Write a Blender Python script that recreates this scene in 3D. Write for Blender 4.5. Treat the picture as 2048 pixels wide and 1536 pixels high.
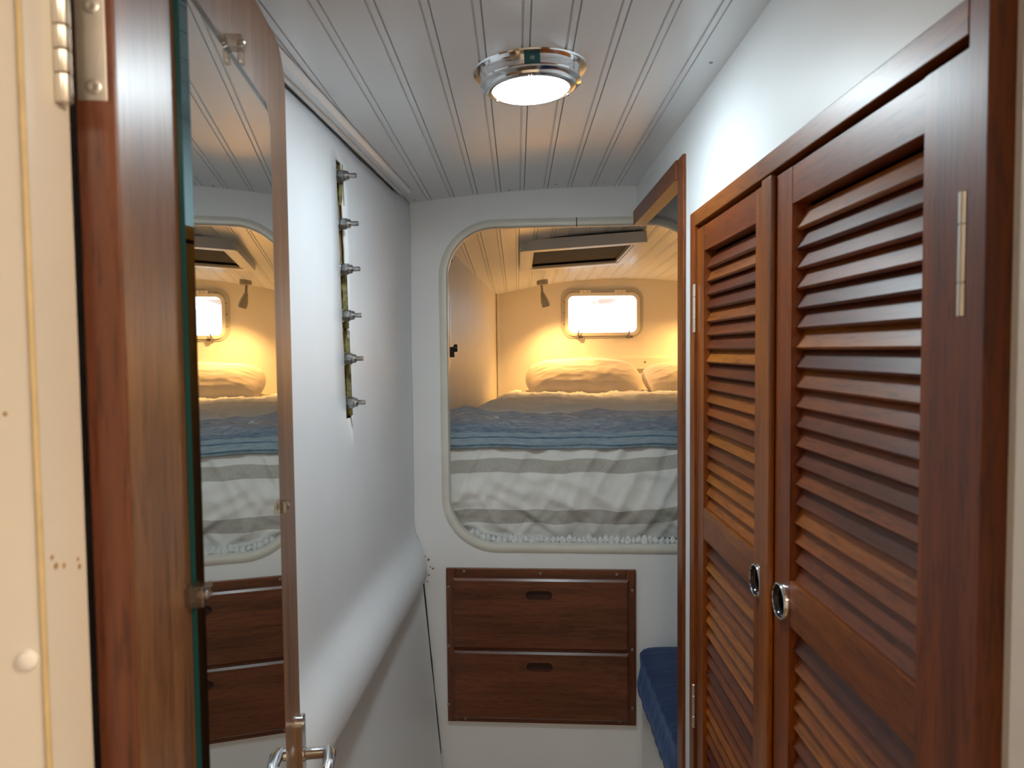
import bpy, bmesh, math, random
from mathutils import Vector, Matrix, noise
from mathutils.geometry import tessellate_polygon

random.seed(7)
for o in list(bpy.data.objects): bpy.data.objects.remove(o)
S = bpy.context.scene
COL = S.collection
PI = math.pi

# ------------------------------------------------------------------ camera
FPX = 1450.0
CAM = Vector((0, 0, 1.5))
RCAM = (Matrix.Rotation(math.atan(12/FPX), 3, 'Z') @ Matrix.Rotation(PI/2 - math.atan(68/FPX), 3, 'X')
        @ Matrix.Rotation(math.radians(-.57), 3, 'Z'))
cd = bpy.data.cameras.new('camera')
cam = bpy.data.objects.new('camera', cd); COL.objects.link(cam)
cd.sensor_fit = 'HORIZONTAL'; cd.sensor_width = 36; cd.lens = 36*FPX/2048
cd.clip_start = .02
cd.dof.use_dof = True; cd.dof.focus_distance = 2.1; cd.dof.aperture_fstop = 9.5
cam.matrix_world = Matrix.Translation(CAM) @ RCAM.to_4x4()
S.camera = cam

def ray(px, py): return RCAM @ Vector(((px-1024)/FPX, -(py-768)/FPX, -1))
def on(px, py, p, n):
    d = ray(px, py); n = Vector(n)
    return CAM + d*((Vector(p)-CAM).dot(n)/d.dot(n))

# ------------------------------------------------------------------ world and exposure
S.view_settings.view_transform = 'Standard'; S.view_settings.look = 'None'
S.view_settings.gamma = 1; S.view_settings.use_curve_mapping = False
S.view_settings.exposure = 0.92
w = bpy.data.worlds.new('sky'); S.world = w; w.use_nodes = True
bg = w.node_tree.nodes['Background']
bg.inputs[0].default_value = (.86, .94, 1, 1); bg.inputs[1].default_value = 2.3

DOME_STRENGTH = 64.0
SPOT_POWER = 12.0
SALOON_STRENGTH = 74.0

# ------------------------------------------------------------------ material helpers
class NT:
    def __init__(s, name):
        s.m = bpy.data.materials.new(name); s.m.use_nodes = True
        s.t = s.m.node_tree; s.n = s.t.nodes; s.l = s.t.links
        s.b = s.n['Principled BSDF']
    def add(s, t, **kw):
        nd = s.n.new(t)
        for k, v in kw.items(): setattr(nd, k, v)
        return nd
    def link(s, a, b): s.l.new(a, b)
    def noise(s, vec, scale, detail=3, rough=.5, dist=0):
        nd = s.add('ShaderNodeTexNoise'); nd.inputs['Scale'].default_value = scale
        nd.inputs['Detail'].default_value = detail; nd.inputs['Roughness'].default_value = rough
        nd.inputs['Distortion'].default_value = dist
        if vec is not None: s.link(vec, nd.inputs['Vector'])
        return nd
    def ramp(s, fac, stops, interp='LINEAR'):
        nd = s.add('ShaderNodeValToRGB'); cr = nd.color_ramp; cr.interpolation = interp
        while len(cr.elements) < len(stops): cr.elements.new(.5)
        for e, (p, c) in zip(cr.elements, stops): e.position = p; e.color = (*c, 1)
        s.link(fac, nd.inputs['Fac']); return nd
    def mapping(s, vec, scale):
        nd = s.add('ShaderNodeMapping'); nd.inputs['Scale'].default_value = scale
        s.link(vec, nd.inputs['Vector']); return nd.outputs[0]
    def mix(s, fac, a, b, mode='MIX'):
        nd = s.add('ShaderNodeMix', data_type='RGBA', blend_type=mode)
        for sock, v in ((nd.inputs['Factor'], fac), (nd.inputs['A'], a), (nd.inputs['B'], b)):
            sock = [i for i in nd.inputs if i.name == sock.name and (i.type == 'RGBA' or sock.name == 'Factor')][0]
            if hasattr(v, 'is_output'): s.link(v, sock)
            elif isinstance(v, (int, float)): sock.default_value = v
            else: sock.default_value = (*v, 1)
        return [o for o in nd.outputs if o.type == 'RGBA'][0]
    def bump(s, h, strength, dist=.002):
        nd = s.add('ShaderNodeBump'); nd.inputs['Strength'].default_value = strength
        nd.inputs['Distance'].default_value = dist
        s.link(h, nd.inputs['Height']); s.link(nd.outputs[0], s.b.inputs['Normal'])
    def set(s, **kw):
        for k, v in kw.items():
            k = k.replace('_', ' ')
            s.b.inputs[k].default_value = (*v, 1) if isinstance(v, tuple) and len(v) == 3 else v

def plain(name, col, rough=.5, metal=0, var=.06, scale=8, bump=0, bscale=60, **kw):
    t = NT(name); t.set(Roughness=rough, Metallic=metal, **kw)
    tc = t.add('ShaderNodeTexCoord').outputs['Object']
    n = t.noise(tc, scale, 4)
    lo = tuple(c*(1-var) for c in col); hi = tuple(min(1, c*(1+var)) for c in col)
    r = t.ramp(n.outputs[0], [(.3, lo), (.7, hi)])
    t.link(r.outputs[0], t.b.inputs['Base Color'])
    if bump:
        n2 = t.noise(tc, bscale, 5); t.bump(n2.outputs[0], bump)
    return t.m

def wood(name, axis, dark, light, rough=.35, coat=.3, spread=.5, hue=.012, sat=1.0, coat_rough=.15):
    t = NT(name); t.set(Roughness=rough)
    t.b.inputs['Coat Weight'].default_value = coat; t.b.inputs['Coat Roughness'].default_value = coat_rough
    tc = t.add('ShaderNodeTexCoord').outputs['Object']
    oi = t.add('ShaderNodeObjectInfo')
    cmb = t.add('ShaderNodeCombineXYZ')
    ml = t.add('ShaderNodeMath', operation='MULTIPLY'); ml.inputs[1].default_value = 37.0
    t.link(oi.outputs['Random'], ml.inputs[0])
    for i in range(3): t.link(ml.outputs[0], cmb.inputs[i])
    va = t.add('ShaderNodeVectorMath', operation='ADD'); t.link(tc, va.inputs[0]); t.link(cmb.outputs[0], va.inputs[1])
    i = 'XYZ'.index(axis)
    s1 = [26]*3; s1[i] = 1.6
    s2 = [300]*3; s2[i] = 26
    s3 = [90]*3; s3[i] = 3
    n1 = t.noise(t.mapping(va.outputs[0], s1), 1, 4, .55, .8)
    n3 = t.noise(t.mapping(va.outputs[0], s3), 1, 3, .6, .5)
    n2 = t.noise(t.mapping(va.outputs[0], s2), 1, 3, .6)
    mid = tuple((a+b)/2 for a, b in zip(dark, light))
    r1 = t.ramp(n1.outputs[0], [(.28, dark), (.5, mid), (.72, light)])
    r3 = t.ramp(n3.outputs[0], [(.3, (.72, .70, .68)), (.65, (1.08, 1.08, 1.08))])
    r2 = t.ramp(n2.outputs[0], [(.34, (.42, .38, .36)), (.5, (1, 1, 1))])
    c = t.mix(.8, r1.outputs[0], r3.outputs[0], 'MULTIPLY')
    c = t.mix(.75, c, r2.outputs[0], 'MULTIPLY')
    hs = t.add('ShaderNodeHueSaturation'); t.link(c, hs.inputs['Color'])
    mr = t.add('ShaderNodeMapRange'); mr.inputs['To Min'].default_value = 1-spread*.6; mr.inputs['To Max'].default_value = 1+spread
    wn = t.add('ShaderNodeTexWhiteNoise', noise_dimensions='1D'); t.link(ml.outputs[0], wn.inputs['W'])
    pw = t.add('ShaderNodeMath', operation='POWER'); pw.inputs[1].default_value = 2.0
    t.link(oi.outputs['Random'], pw.inputs[0]); t.link(pw.outputs[0], mr.inputs[0]); t.link(mr.outputs[0], hs.inputs['Value'])
    mh = t.add('ShaderNodeMapRange'); mh.inputs['To Min'].default_value = .5-hue*.5; mh.inputs['To Max'].default_value = .5+hue
    t.link(pw.outputs[0], mh.inputs[0]); t.link(mh.outputs[0], hs.inputs['Hue'])
    hs.inputs['Saturation'].default_value = sat
    t.link(hs.outputs[0], t.b.inputs['Base Color'])
    t.bump(n2.outputs[0], .12, .0006)
    return t.m

def emit(name, col, strength, base=(.9, .9, .9)):
    t = NT(name); t.set(Base_Color=base, Roughness=.3)
    t.b.inputs['Emission Color'].default_value = (*col, 1); t.b.inputs['Emission Strength'].default_value = strength
    return t.m

def glassmat(name, tint=(1, 1, 1), refl=.06):
    t = NT(name); t.n.remove(t.b)
    out = t.n['Material Output']
    tr = t.add('ShaderNodeBsdfTransparent'); tr.inputs[0].default_value = (*tint, 1)
    gl = t.add('ShaderNodeBsdfGlossy'); gl.inputs['Roughness'].default_value = .02
    mx = t.add('ShaderNodeMixShader'); mx.inputs[0].default_value = refl
    t.link(tr.outputs[0], mx.inputs[1]); t.link(gl.outputs[0], mx.inputs[2]); t.link(mx.outputs[0], out.inputs[0])
    return t.m

M = {}
M['wall'] = plain('white_liner', (.84, .86, .87), .42, var=.02, scale=5, bump=.05, bscale=25)
M['vinyl'] = plain('soft_white_liner', (.82, .84, .87), .45, var=.02, scale=7, bump=.12, bscale=9)
M['plank'] = plain('white_pvc_plank', (.77, .80, .82), .22, var=.02, scale=3)
M['berth'] = plain('berth_white_paint', (.78, .74, .67), .45, var=.03, scale=5, bump=.04, bscale=20)
M['edging'] = plain('ivory_edging', (.73, .72, .64), .3, var=.05, scale=10)
M['jamb'] = plain('cream_gelcoat', (.78, .74, .68), .35, var=.03, scale=6)
M['caulk'] = plain('yellowed_caulk', (.62, .48, .26), .6, var=.15, scale=40)
M['stain'] = plain('rust_stain', (.42, .25, .09), .7, var=.3, scale=80)
M['dark'] = plain('dark_joint_and_gap_shade', (.05, .042, .042), .8, var=.2)
M['hull'] = plain('raw_hull', (.16, .13, .12), .8, var=.2)
M['floor'] = wood('floor_teak', 'Y', (.16, .08, .04), (.30, .17, .09), .4, .2, .1)
LD, LL = (.125, .033, .012), (.29, .092, .032)
for a in 'XYZ':
    M['teak'+a] = wood('teak_grain_'+a.lower(), a, LD, LL, .42, .16, .10, .006, 1.12, coat_rough=.3)
    M['drawer'+a] = wood('dark_teak_grain_'+a.lower(), a, (.10, .029, .013), (.215, .070, .029), .34, .3, .12, .006, coat_rough=.2)
    M['door'+a] = wood('golden_teak_grain_'+a.lower(), a, (.10, .038, .013), (.28, .125, .040), .38, .22, .06, .004, coat_rough=.34)
M['slat'] = wood('slat_teak', 'Y', (.115, .031, .013), (.25, .078, .030), .42, .16, .75, .014, 1.12, coat_rough=.3)
M['lockerin_slotshade'] = plain('locker_inside_slot_shade', (.05, .018, .012), .7, var=.2)  # locker interior, and the painted shade in the drawer finger slots
M['chrome'] = plain('chrome', (.80, .81, .82), .09, 1, var=.02)
M['steel'] = plain('brushed_steel', (.62, .60, .56), .3, 1, var=.08, scale=60)
M['oldsteel'] = plain('bolt_steel', (.36, .36, .36), .3, 1, var=.3, scale=90)
M['gold'] = plain('polished_plate', (.72, .60, .40), .16, 1, var=.25, scale=30)
M['brass'] = plain('satin_nickel', (.72, .69, .64), .34, 1, var=.06, scale=30)
M['greymetal'] = plain('grey_lamp_metal', (.30, .28, .25), .45, .3, var=.05)
M['screw'] = plain('dull_screw', (.30, .28, .26), .4, .8, var=.2, scale=90)
M['black'] = plain('black_plastic', (.012, .014, .018), .25, var=.2)
M['blackcup'] = plain('black_cup', (.006, .012, .018), .12, var=.2)
M['teal'] = plain('teal_switch', (.012, .12, .15), .35, var=.1)
M['print'] = plain('pale_print', (.75, .8, .8), .5)
M['fray'] = plain('frayed_fibreglass', (.17, .155, .06), .8, var=.45, scale=120, bump=.6, bscale=400)
M['portframe'] = plain('port_frame_grey', (.50, .48, .43), .4, var=.05)
M['portwhite'] = plain('port_frame_white', (.76, .72, .64), .35, var=.03)
M['hatchwhite'] = plain('hatch_white', (.86, .85, .83), .35, var=.02)
M['blind'] = plain('hatch_blind', (.06, .054, .05), .9, var=.05)
M['clip'] = glassmat('clear_clip', (.86, .84, .80), .22)
M['glass'] = glassmat('window_glass', (1, 1, 1), .03)
M['mirror'] = plain('mirror_silver', (.87, .90, .89), .012, 1, var=0)
M['bevel'] = plain('mirror_bevel', (.13, .19, .20), .03, 1, var=0)
M['gedge'] = plain('mirror_edge_green', (.004, .055, .060), .12, var=.1)
M['lens'] = emit('lamp_lens', (.80, .94, 1.0), DOME_STRENGTH)
M['sallens'] = emit('saloon_lamp_lens', (1, .79, .55), SALOON_STRENGTH)
M['fill_lens'] = emit('fill_lamp_lens', (1, .86, .70), SALOON_STRENGTH*.36)
M['bulb'] = emit('reading_bulb', (1, .62, .22), 30)
M['pillow'] = plain('pillow_linen', (.70, .61, .53), .85, var=.05, scale=20, bump=.3, bscale=40)
M['tuft'] = plain('chenille_tuft', (.72, .74, .73), .95, var=.15, scale=160, bump=.8, bscale=500)

def cloth_duvet():
    t = NT('duvet_cotton'); t.set(Roughness=.9)
    t.b.inputs['Sheen Weight'].default_value = .15
    uv = t.add('ShaderNodeUVMap').outputs[0]
    sp = t.add('ShaderNodeSeparateXYZ'); t.link(uv, sp.inputs[0])
    wv = t.noise(t.mapping(uv, (900, 90, 1)), 1, 2)
    wv2 = t.noise(t.mapping(uv, (90, 900, 1)), 1, 2)
    grey = t.ramp(wv.outputs[0], [(.3, (.42, .41, .37)), (.7, (.60, .59, .54))])
    W = (.86, .86, .83)
    st = t.ramp(sp.outputs[1], [(0, (0, 0, 0)), (.0460, (1, 1, 1)), (.0880, (0, 0, 0)), (.1960, (1, 1, 1)), (.2350, (0, 0, 0))], 'CONSTANT')
    c = t.mix(st.outputs[0], W, grey.outputs[0])
    t.link(c, t.b.inputs['Base Color'])
    n = t.noise(uv, 60, 6, .6); t.bump(n.outputs[0], .25, .004)
    return t.m
def cloth_throw():
    t = NT('throw_chenille'); t.set(Roughness=.95)
    t.b.inputs['Sheen Weight'].default_value = .3
    uv = t.add('ShaderNodeUVMap').outputs[0]
    sp = t.add('ShaderNodeSeparateXYZ'); t.link(uv, sp.inputs[0])
    nz = t.noise(t.mapping(uv, (30, 160, 1)), 1, 6, .7)
    nl = t.noise(t.mapping(uv, (3, 22, 1)), 1, 3, .6)
    mel = t.ramp(nz.outputs[0], [(.3, (.20, .26, .35)), (.5, (.44, .44, .48)), (.68, (.68, .65, .62))])
    blue = t.ramp(nz.outputs[0], [(.3, (.035, .11, .20)), (.55, (.12, .22, .31)), (.75, (.34, .40, .44))])
    fac = t.ramp(sp.outputs[1], [(.042, (.95,)*3), (.075, (.45,)*3), (.125, (0, 0, 0))])
    ad = t.add('ShaderNodeMath', operation='MULTIPLY'); t.link(fac.outputs[0], ad.inputs[0]); 
    rl = t.ramp(nl.outputs[0], [(.35, (.4, .4, .4)), (.6, (1, 1, 1))]); t.link(rl.outputs[0], ad.inputs[1])
    c = t.mix(ad.outputs[0], mel.outputs[0], blue.outputs[0])
    line = t.ramp(sp.outputs[1], [(0, (0,)*3), (.005, (1,)*3), (.009, (0,)*3), (.016, (1,)*3), (.019, (0,)*3), (.026, (1,)*3), (.0285, (0,)*3), (.036, (1,)*3), (.038, (0,)*3)], 'CONSTANT')
    band = t.ramp(sp.outputs[1], [(0, (1,)*3), (.041, (0,)*3)], 'CONSTANT')
    lightb = t.ramp(nz.outputs[0], [(.3, (.22, .32, .39)), (.7, (.42, .50, .54))])
    c = t.mix(band.outputs[0], c, lightb.outputs[0])
    c = t.mix(line.outputs[0], c, blue.outputs[0])
    t.link(c, t.b.inputs['Base Color'])
    t.bump(nz.outputs[0], .7, .004)
    return t.m
def cloth_navy():
    t = NT('navy_velvet'); t.set(Roughness=.7)
    t.b.inputs['Sheen Weight'].default_value = .55; t.b.inputs['Sheen Tint'].default_value = (.18, .3, .6, 1)
    tc = t.add('ShaderNodeTexCoord').outputs['Object']
    n = t.noise(t.mapping(tc, (8, 70, 30)), 1, 4, .6, .5)
    r = t.ramp(n.outputs[0], [(.35, (.002, .011, .050)), (.7, (.008, .033, .105))])
    t.link(r.outputs[0], t.b.inputs['Base Color']); t.bump(n.outputs[0], .5, .006)
    return t.m
M['duvet'] = cloth_duvet(); M['throw'] = cloth_throw(); M['navy'] = cloth_navy()

# ------------------------------------------------------------------ geometry helpers
WM = {}
class G:
    def __init__(s): s.v = []; s.f = []; s.uv = None
    def add(s, vs, fs):
        k = len(s.v); s.v += [Vector(p) for p in vs]; s.f += [[i+k for i in f] for f in fs]; return s
    def box(s, x0, x1, y0, y1, z0, z1, T=None):
        vs = [Vector((x, y, z)) for x in (x0, x1) for y in (y0, y1) for z in (z0, z1)]
        if T: vs = [T(*p) for p in vs]
        return s.add(vs, [(0, 1, 3, 2), (4, 6, 7, 5), (0, 4, 5, 1), (2, 3, 7, 6), (0, 2, 6, 4), (1, 5, 7, 3)])
    def plate(s, outer, holes, w0, w1, T):
        """polygon (a,b) with holes, from w0 to w1; T(a,b,w) -> 3D"""
        loops = [outer] + list(holes)
        flat = [p for L in loops for p in L]; n = len(flat)
        tris = tessellate_polygon([[Vector((a, b, 0)) for a, b in L] for L in loops])
        vs = [T(a, b, w0) for a, b in flat] + [T(a, b, w1) for a, b in flat]
        fs = [tuple(t) for t in tris] + [tuple(i+n for i in reversed(t)) for t in tris]
        k = 0
        for L in loops:
            m = len(L)
            for i in range(m):
                j = (i+1) % m; fs.append((k+i, k+j, k+j+n, k+i+n))
            k += m
        return s.add(vs, fs)
    def lathe(s, prof, c, axis=(0, 0, 1), n=32, cap=True):
        a = Vector(axis).normalized(); c = Vector(c)
        q = Vector((0, 0, 1)).rotation_difference(a)
        vs = []; fs = []; m = len(prof)
        for i in range(n):
            t = 2*PI*i/n
            for r, h in prof: vs.append(c + q @ Vector((r*math.cos(t), r*math.sin(t), h)))
        for i in range(n):
            j = (i+1) % n
            for k in range(m-1): fs.append((i*m+k, j*m+k, j*m+k+1, i*m+k+1))
        if cap:
            fs.append(tuple(i*m for i in range(n))[::-1]); fs.append(tuple(i*m+m-1 for i in range(n)))
        return s.add(vs, fs)
    def tube(s, path, r, n=10, up=(0, 0, 1), closed=False):
        P = [Vector(p) for p in path]; m = len(P); vs = []; fs = []
        for i, p in enumerate(P):
            a = P[(i-1) % m] if closed or i else P[i]; b = P[(i+1) % m] if closed or i < m-1 else P[i]
            d = (b-a).normalized(); x = d.cross(Vector(up))
            if x.length < 1e-4: x = d.cross(Vector((1, 0, 0)))
            x.normalize(); y = x.cross(d)
            rr = r[i] if isinstance(r, (list, tuple)) else r
            for k in range(n):
                t = 2*PI*k/n; vs.append(p + x*rr*math.cos(t) + y*rr*math.sin(t))
        for i in range(m if closed else m-1):
            j = (i+1) % m
            for k in range(n): fs.append((i*n+k, i*n+(k+1) % n, j*n+(k+1) % n, j*n+k))
        if not closed: fs += [tuple(range(n))[::-1], tuple((m-1)*n+k for k in range(n))]
        return s.add(vs, fs)
    def grid(s, fn, nu, nv, uvf=None):
        vs = [fn(i/nu, j/nv) for j in range(nv+1) for i in range(nu+1)]
        fs = [(j*(nu+1)+i, j*(nu+1)+i+1, (j+1)*(nu+1)+i+1, (j+1)*(nu+1)+i) for j in range(nv) for i in range(nu)]
        if uvf: s.uv = [uvf(i/nu, j/nv) for j in range(nv+1) for i in range(nu+1)]
        return s.add(vs, fs)
    def mesh(s, name, inv=None, bevel=0, seg=2, smooth=True, angle=35):
        me = bpy.data.meshes.new(name)
        vs = [inv @ v for v in s.v] if inv else s.v
        me.from_pydata(vs, [], s.f)
        bm = bmesh.new(); bm.from_mesh(me)
        bmesh.ops.recalc_face_normals(bm, faces=bm.faces)
        if bevel:
            es = [e for e in bm.edges if len(e.link_faces) == 2 and e.calc_face_angle(0) > math.radians(30)]
            bmesh.ops.bevel(bm, geom=es, offset=bevel, segments=seg, affect='EDGES', profile=.5, clamp_overlap=True)
        if s.uv:
            L = bm.loops.layers.uv.new('UVMap')
            for f in bm.faces:
                for lp in f.loops: lp[L].uv = s.uv[lp.vert.index]
        bm.to_mesh(me); bm.free()
        if smooth:
            me.shade_smooth(); me.set_sharp_from_angle(angle=math.radians(angle))
        return me

def tag(o, label=None, cat=None, group=None, kind=None):
    if label: o['label'] = label
    if cat: o['category'] = cat
    if group: o['group'] = group
    if kind: o['kind'] = kind
    return o
def empty(name, label, cat, mat=None, group=None, kind=None):
    o = bpy.data.objects.new(name, None); COL.objects.link(o); o.empty_display_size = .05
    o.matrix_world = mat or Matrix(); WM[o.name] = o.matrix_basis.copy()
    return tag(o, label, cat, group, kind)
def put(name, g, mat, parent=None, world=True, label=None, cat=None, group=None, kind=None, origin=None, **kw):
    """link g as one mesh object; g is in world coordinates (or in the parent's when world=False)"""
    pm = WM[parent.name] if parent else Matrix()
    lm = Matrix.Translation(origin) if origin is not None else Matrix()   # origin in the parent's frame
    inv = lm.inverted() @ (pm.inverted() if world else Matrix())
    me = g.mesh(name, inv, **kw); me.materials.append(M[mat] if isinstance(mat, str) else mat)
    o = bpy.data.objects.new(name, me); COL.objects.link(o)
    if kw.get('bevel') and kw.get('smooth', True):
        wn_ = o.modifiers.new('normals', 'WEIGHTED_NORMAL'); wn_.weight = 80; wn_.keep_sharp = True
    if parent: o.parent = parent
    o.matrix_basis = lm; WM[o.name] = pm @ lm
    return tag(o, label, cat, group, kind)
def dup(o, parent, loc):
    c = o.copy(); COL.objects.link(c); c.parent = parent; c.location = loc; return c
def solo(name, g, mat, label, cat, group=None, kind=None, **kw):
    """a thing that is one mesh, its origin at its base"""
    xs = [v.x for v in g.v]; ys = [v.y for v in g.v]; zs = [v.z for v in g.v]
    return put(name, g, mat, None, True, label, cat, group, kind,
               origin=Vector(((min(xs)+max(xs))/2, (min(ys)+max(ys))/2, min(zs))), **kw)
def rrect(a0, a1, b0, b1, r, n=8, r_br=None):
    out = []; rb = r if r_br is None else r_br; R0 = r
    for ca, cb, t0 in ((a1-r, b1-r, 0), (a0+r, b1-r, 1), (a0+r, b0+r, 2), (a1-rb, b0+rb, 3)):
        r = rb if t0 == 3 else R0
        for i in range(n+1):
            t = (t0 + i/n)*PI/2; out.append((ca+r*math.cos(t), cb+r*math.sin(t)))
    return out
def circ(a, b, r, n=24): return [(a+r*math.cos(2*PI*i/n), b+r*math.sin(2*PI*i/n)) for i in range(n)]
def rect(a0, a1, b0, b1): return [(a0, b0), (a1, b0), (a1, b1), (a0, b1)]
XZ = lambda y: (lambda a, b, w: Vector((a, w, b)))
def T_xz(a, b, w): return Vector((a, w, b))      # plate in the x-z plane, w = y
def T_yz(a, b, w): return Vector((w, a, b))      # plate in the y-z plane, w = x
def T_xy(a, b, w): return Vector((a, b, w))
BY, BS = 2.0, .06                                  # bulkhead plane y = 2 - .06 x
def T_b(a, b, w): return Vector((a - BS*w, BY - BS*a - w, b))   # on the bulkhead, w towards the aisle
def onb(px, py): return on(px, py, (0, BY, 0), (BS, 1, 0))
def N3(x, y, z): return noise.noise(Vector((x, y, z)))
def screw(parent, c, axis, r=.004, mat='screw', name='screw'):
    a = Vector(axis).normalized()
    return put(name, G().lathe([(r, -.001), (r, .0006), (r*.7, .0016), (r*.3, .0016), (r*.25, .0008)], c, a, 12), mat, parent)

# camber of the two ceilings
def zc(x): return 1.9395 - .115*(x-.24)**2
def zb(x, y): return 1.94 - (.13+.056*(y-2)/1.9)*(x-.55)**2 - .034*(y-2)

# ================================================================== STRUCTURE
ST = dict(kind='structure')
solo('floor', G().box(-1.4, 1.7, -1.8, 4.0, -.04, 0), 'floor', 'brown teak sole of the passage', 'floor', **ST)

# unseen deck plate added over everything to stop daylight leaking in
solo('trim_deck_light_cover', G().plate(rect(-1.4, 1.72, -1.82, 4.02), [], 2.09, 2.12, T_xy), 'hull', 'unseen deck plate added above the ceilings to keep daylight out', 'deck', **ST)
# raw hull side behind the liner, added to shut out daylight leaks too
solo('wall_hull', G().box(-.62, -.60, .42, 4.02, 0, 2.09), 'hull', 'raw hull side behind the white liner of the passage', 'wall', **ST)

# ---- bulkhead with the berth opening
OU0, OU1, OZ0, OZ1, ORAD = -.196, .50, .955, 1.838, .135
opening = rrect(OU0, OU1, OZ0, OZ1, ORAD, 12, .05)
bulk = put('wall_bulkhead', G().plate(rect(-.60, 1.7, 0, 2.09), [opening], -.022, 0, T_b), 'wall', None, True,
           'white bulkhead with a rounded opening into the sleeping berth', 'wall', kind='structure')
# edging around the opening, with a butt joint at the top
def offset_rr(d, n=14): return rrect(OU0-d, OU1+d, OZ0-d, OZ1+d, ORAD+d, n, .05+d)
g = G()
ed = [(p, q) for p, q in zip(offset_rr(.019), offset_rr(-.003))]
prof = [(0, .0), (.0, .003), (.25, .0065), (.6, .0075), (.9, .006), (1, .001), (1, -.022)]
m = len(ed); k = len(prof)
vs = []
for i, ((ax, az), (bx, bz)) in enumerate(ed):
    jig = .0012*N3(ax*9, az*9, 3)
    for t, h in prof: vs.append(T_b(ax+(bx-ax)*t + jig, az+(bz-az)*t + jig, h))
g.add(vs, [(i*k+j, ((i+1) % m)*k+j, ((i+1) % m)*k+j+1, i*k+j+1) for i in range(m) for j in range(k-1)])
tr = put('trim_1', g, 'edging', None, True, 'ivory plastic edging around the rounded berth opening', 'edging', kind='structure')
jp = onb(1153, 448)
put('joint', G().box(jp.x-.0012, jp.x+.0012, OZ1-.006, OZ1+.019, .0055, .0082, T_b), 'dark', tr)

# ---- aisle ceiling: backing + planks
ceil = put('ceiling', G().plate([(-.60, 2.06), (-.60, zc(-.6)+.02)] + [(x/100, zc(x/100)+.012) for x in range(-50, 36, 5)] + [(.36, 2.06)], [], .30, 1.975,
           lambda a, b, w: Vector((a, w, b))), 'hull', None, True, 'white planked ceiling of the passage with a cool round lamp', 'ceiling', kind='structure')
PW = .0634
def plank(x0, x1, zf0, zf1, y0, y1a, y1b, parent):
    W = x1-x0
    pr = [(0, .008), (0, .0035), (.0012, 0), (W-.0125, 0), (W-.0115, .0026), (W-.0098, .0026), (W-.0088, 0), (W-.0012, 0), (W, .0035), (W, .008)]
    g = G(); vs = []
    for k_, (y, zf) in enumerate(((y0, zf0), (None, zf1))):
        for u, d in pr:
            yy = y if y is not None else y1a+(y1b-y1a)*u/W
            t = u/W; z = zf[0]*(1-t)+zf[1]*t
            vs.append(Vector((x0+u, yy, z+d)))
    n = len(pr)
    g.add(vs, [(i, i+1, n+i+1, n+i) for i in range(n-1)] + [(n-1, 0, n, 2*n-1), tuple(range(n)), tuple(range(2*n-1, n-1, -1))])
    return put('plank', g, 'plank', parent, smooth=False, origin=Vector(((x0+x1)/2, y0, 0)))
x = -.232-2*PW
while x < .33:
    x1 = min(x+PW, .331) if x+PW > .34 else x+PW
    if x1-x > .02: plank(x, x1, (zc(x), zc(x1)), (zc(x), zc(x1)), .40, BY-BS*x+.004, BY-BS*x1+.004, ceil)
    x += PW
for px, py in ((828, 384), (1019, 381), (1112, 374), (1207, 372), (1422, 137), (560, 60)):
    p = on(px, py, (0, 0, 1.93), (0, 0, 1)); p.z = zc(p.x)+.0005
    p.y = min(p.y, BY-BS*p.x-.012)
    screw(ceil, p, (0, 0, -1), .0035)

# cover strip along the left edge of the ceiling
def xl(y): return -.345 + .05*(y-1)
g = G(); vs = []
pr = [(0, .0), (0, -.006), (.004, -.009), (.010, -.009), (.012, -.006), (.0145, -.006), (.0165, -.010), (.026, -.010), (.031, -.005), (.031, 0)]
ys = (.80, 1.86)
for y in ys:
    for u, d in pr: vs.append(Vector((xl(y)+.004+u, y, zc(xl(y)+u)+d-.001)))
n = len(pr)
g.add(vs, [(i, i+1, n+i+1, n+i) for i in range(n-1)] + [tuple(range(n)), tuple(range(n, 2*n)), (n-1, 0, n, 2*n-1)])
put('trim_2', g, 'plank', None, True, 'white moulded cover strip between planked ceiling and liner', 'moulding', kind='structure', smooth=False)

# ---- left liner with a slot for the chainplate, a rounded ridge and a lower side
SL0, SL1, SZ0, SZ1 = 1.352, 1.390, 1.372, 1.852
def slant(z): return -.075*(z-1.62)
prof = [1.925, 1.90, SZ1] + [SZ1-(SZ1-SZ0)*i/12 for i in range(1, 12)] + [SZ0, 1.30, 1.22, 1.14, 1.08]
def poff(z, y): return 0
upper = [(0, z) for z in prof] + [(-.001, 1.03), (.001, 1.005), (.008, .985), (.023, .966), (.038, .945), (.047, .918), (.048, .892), (.041, .868), (.027, .850), (.008, .840), (-.02, .835), (-.06, .835)]
ysl = sorted(set([.45+.05*i for i in range(19)] + [SL0, SL1] + [1.42, 1.45, 1.5, 1.55, 1.6, 1.65, 1.7, 1.75, 1.8, 1.85, 1.9, 1.94, 1.97, 2.0, 2.0186]))
ysl = [y for y in ysl if not (SL0 < y < SL1) and abs(y-1.35) > .001]
g = G(); vs = []; fs = []
nz = len(upper)
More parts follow.
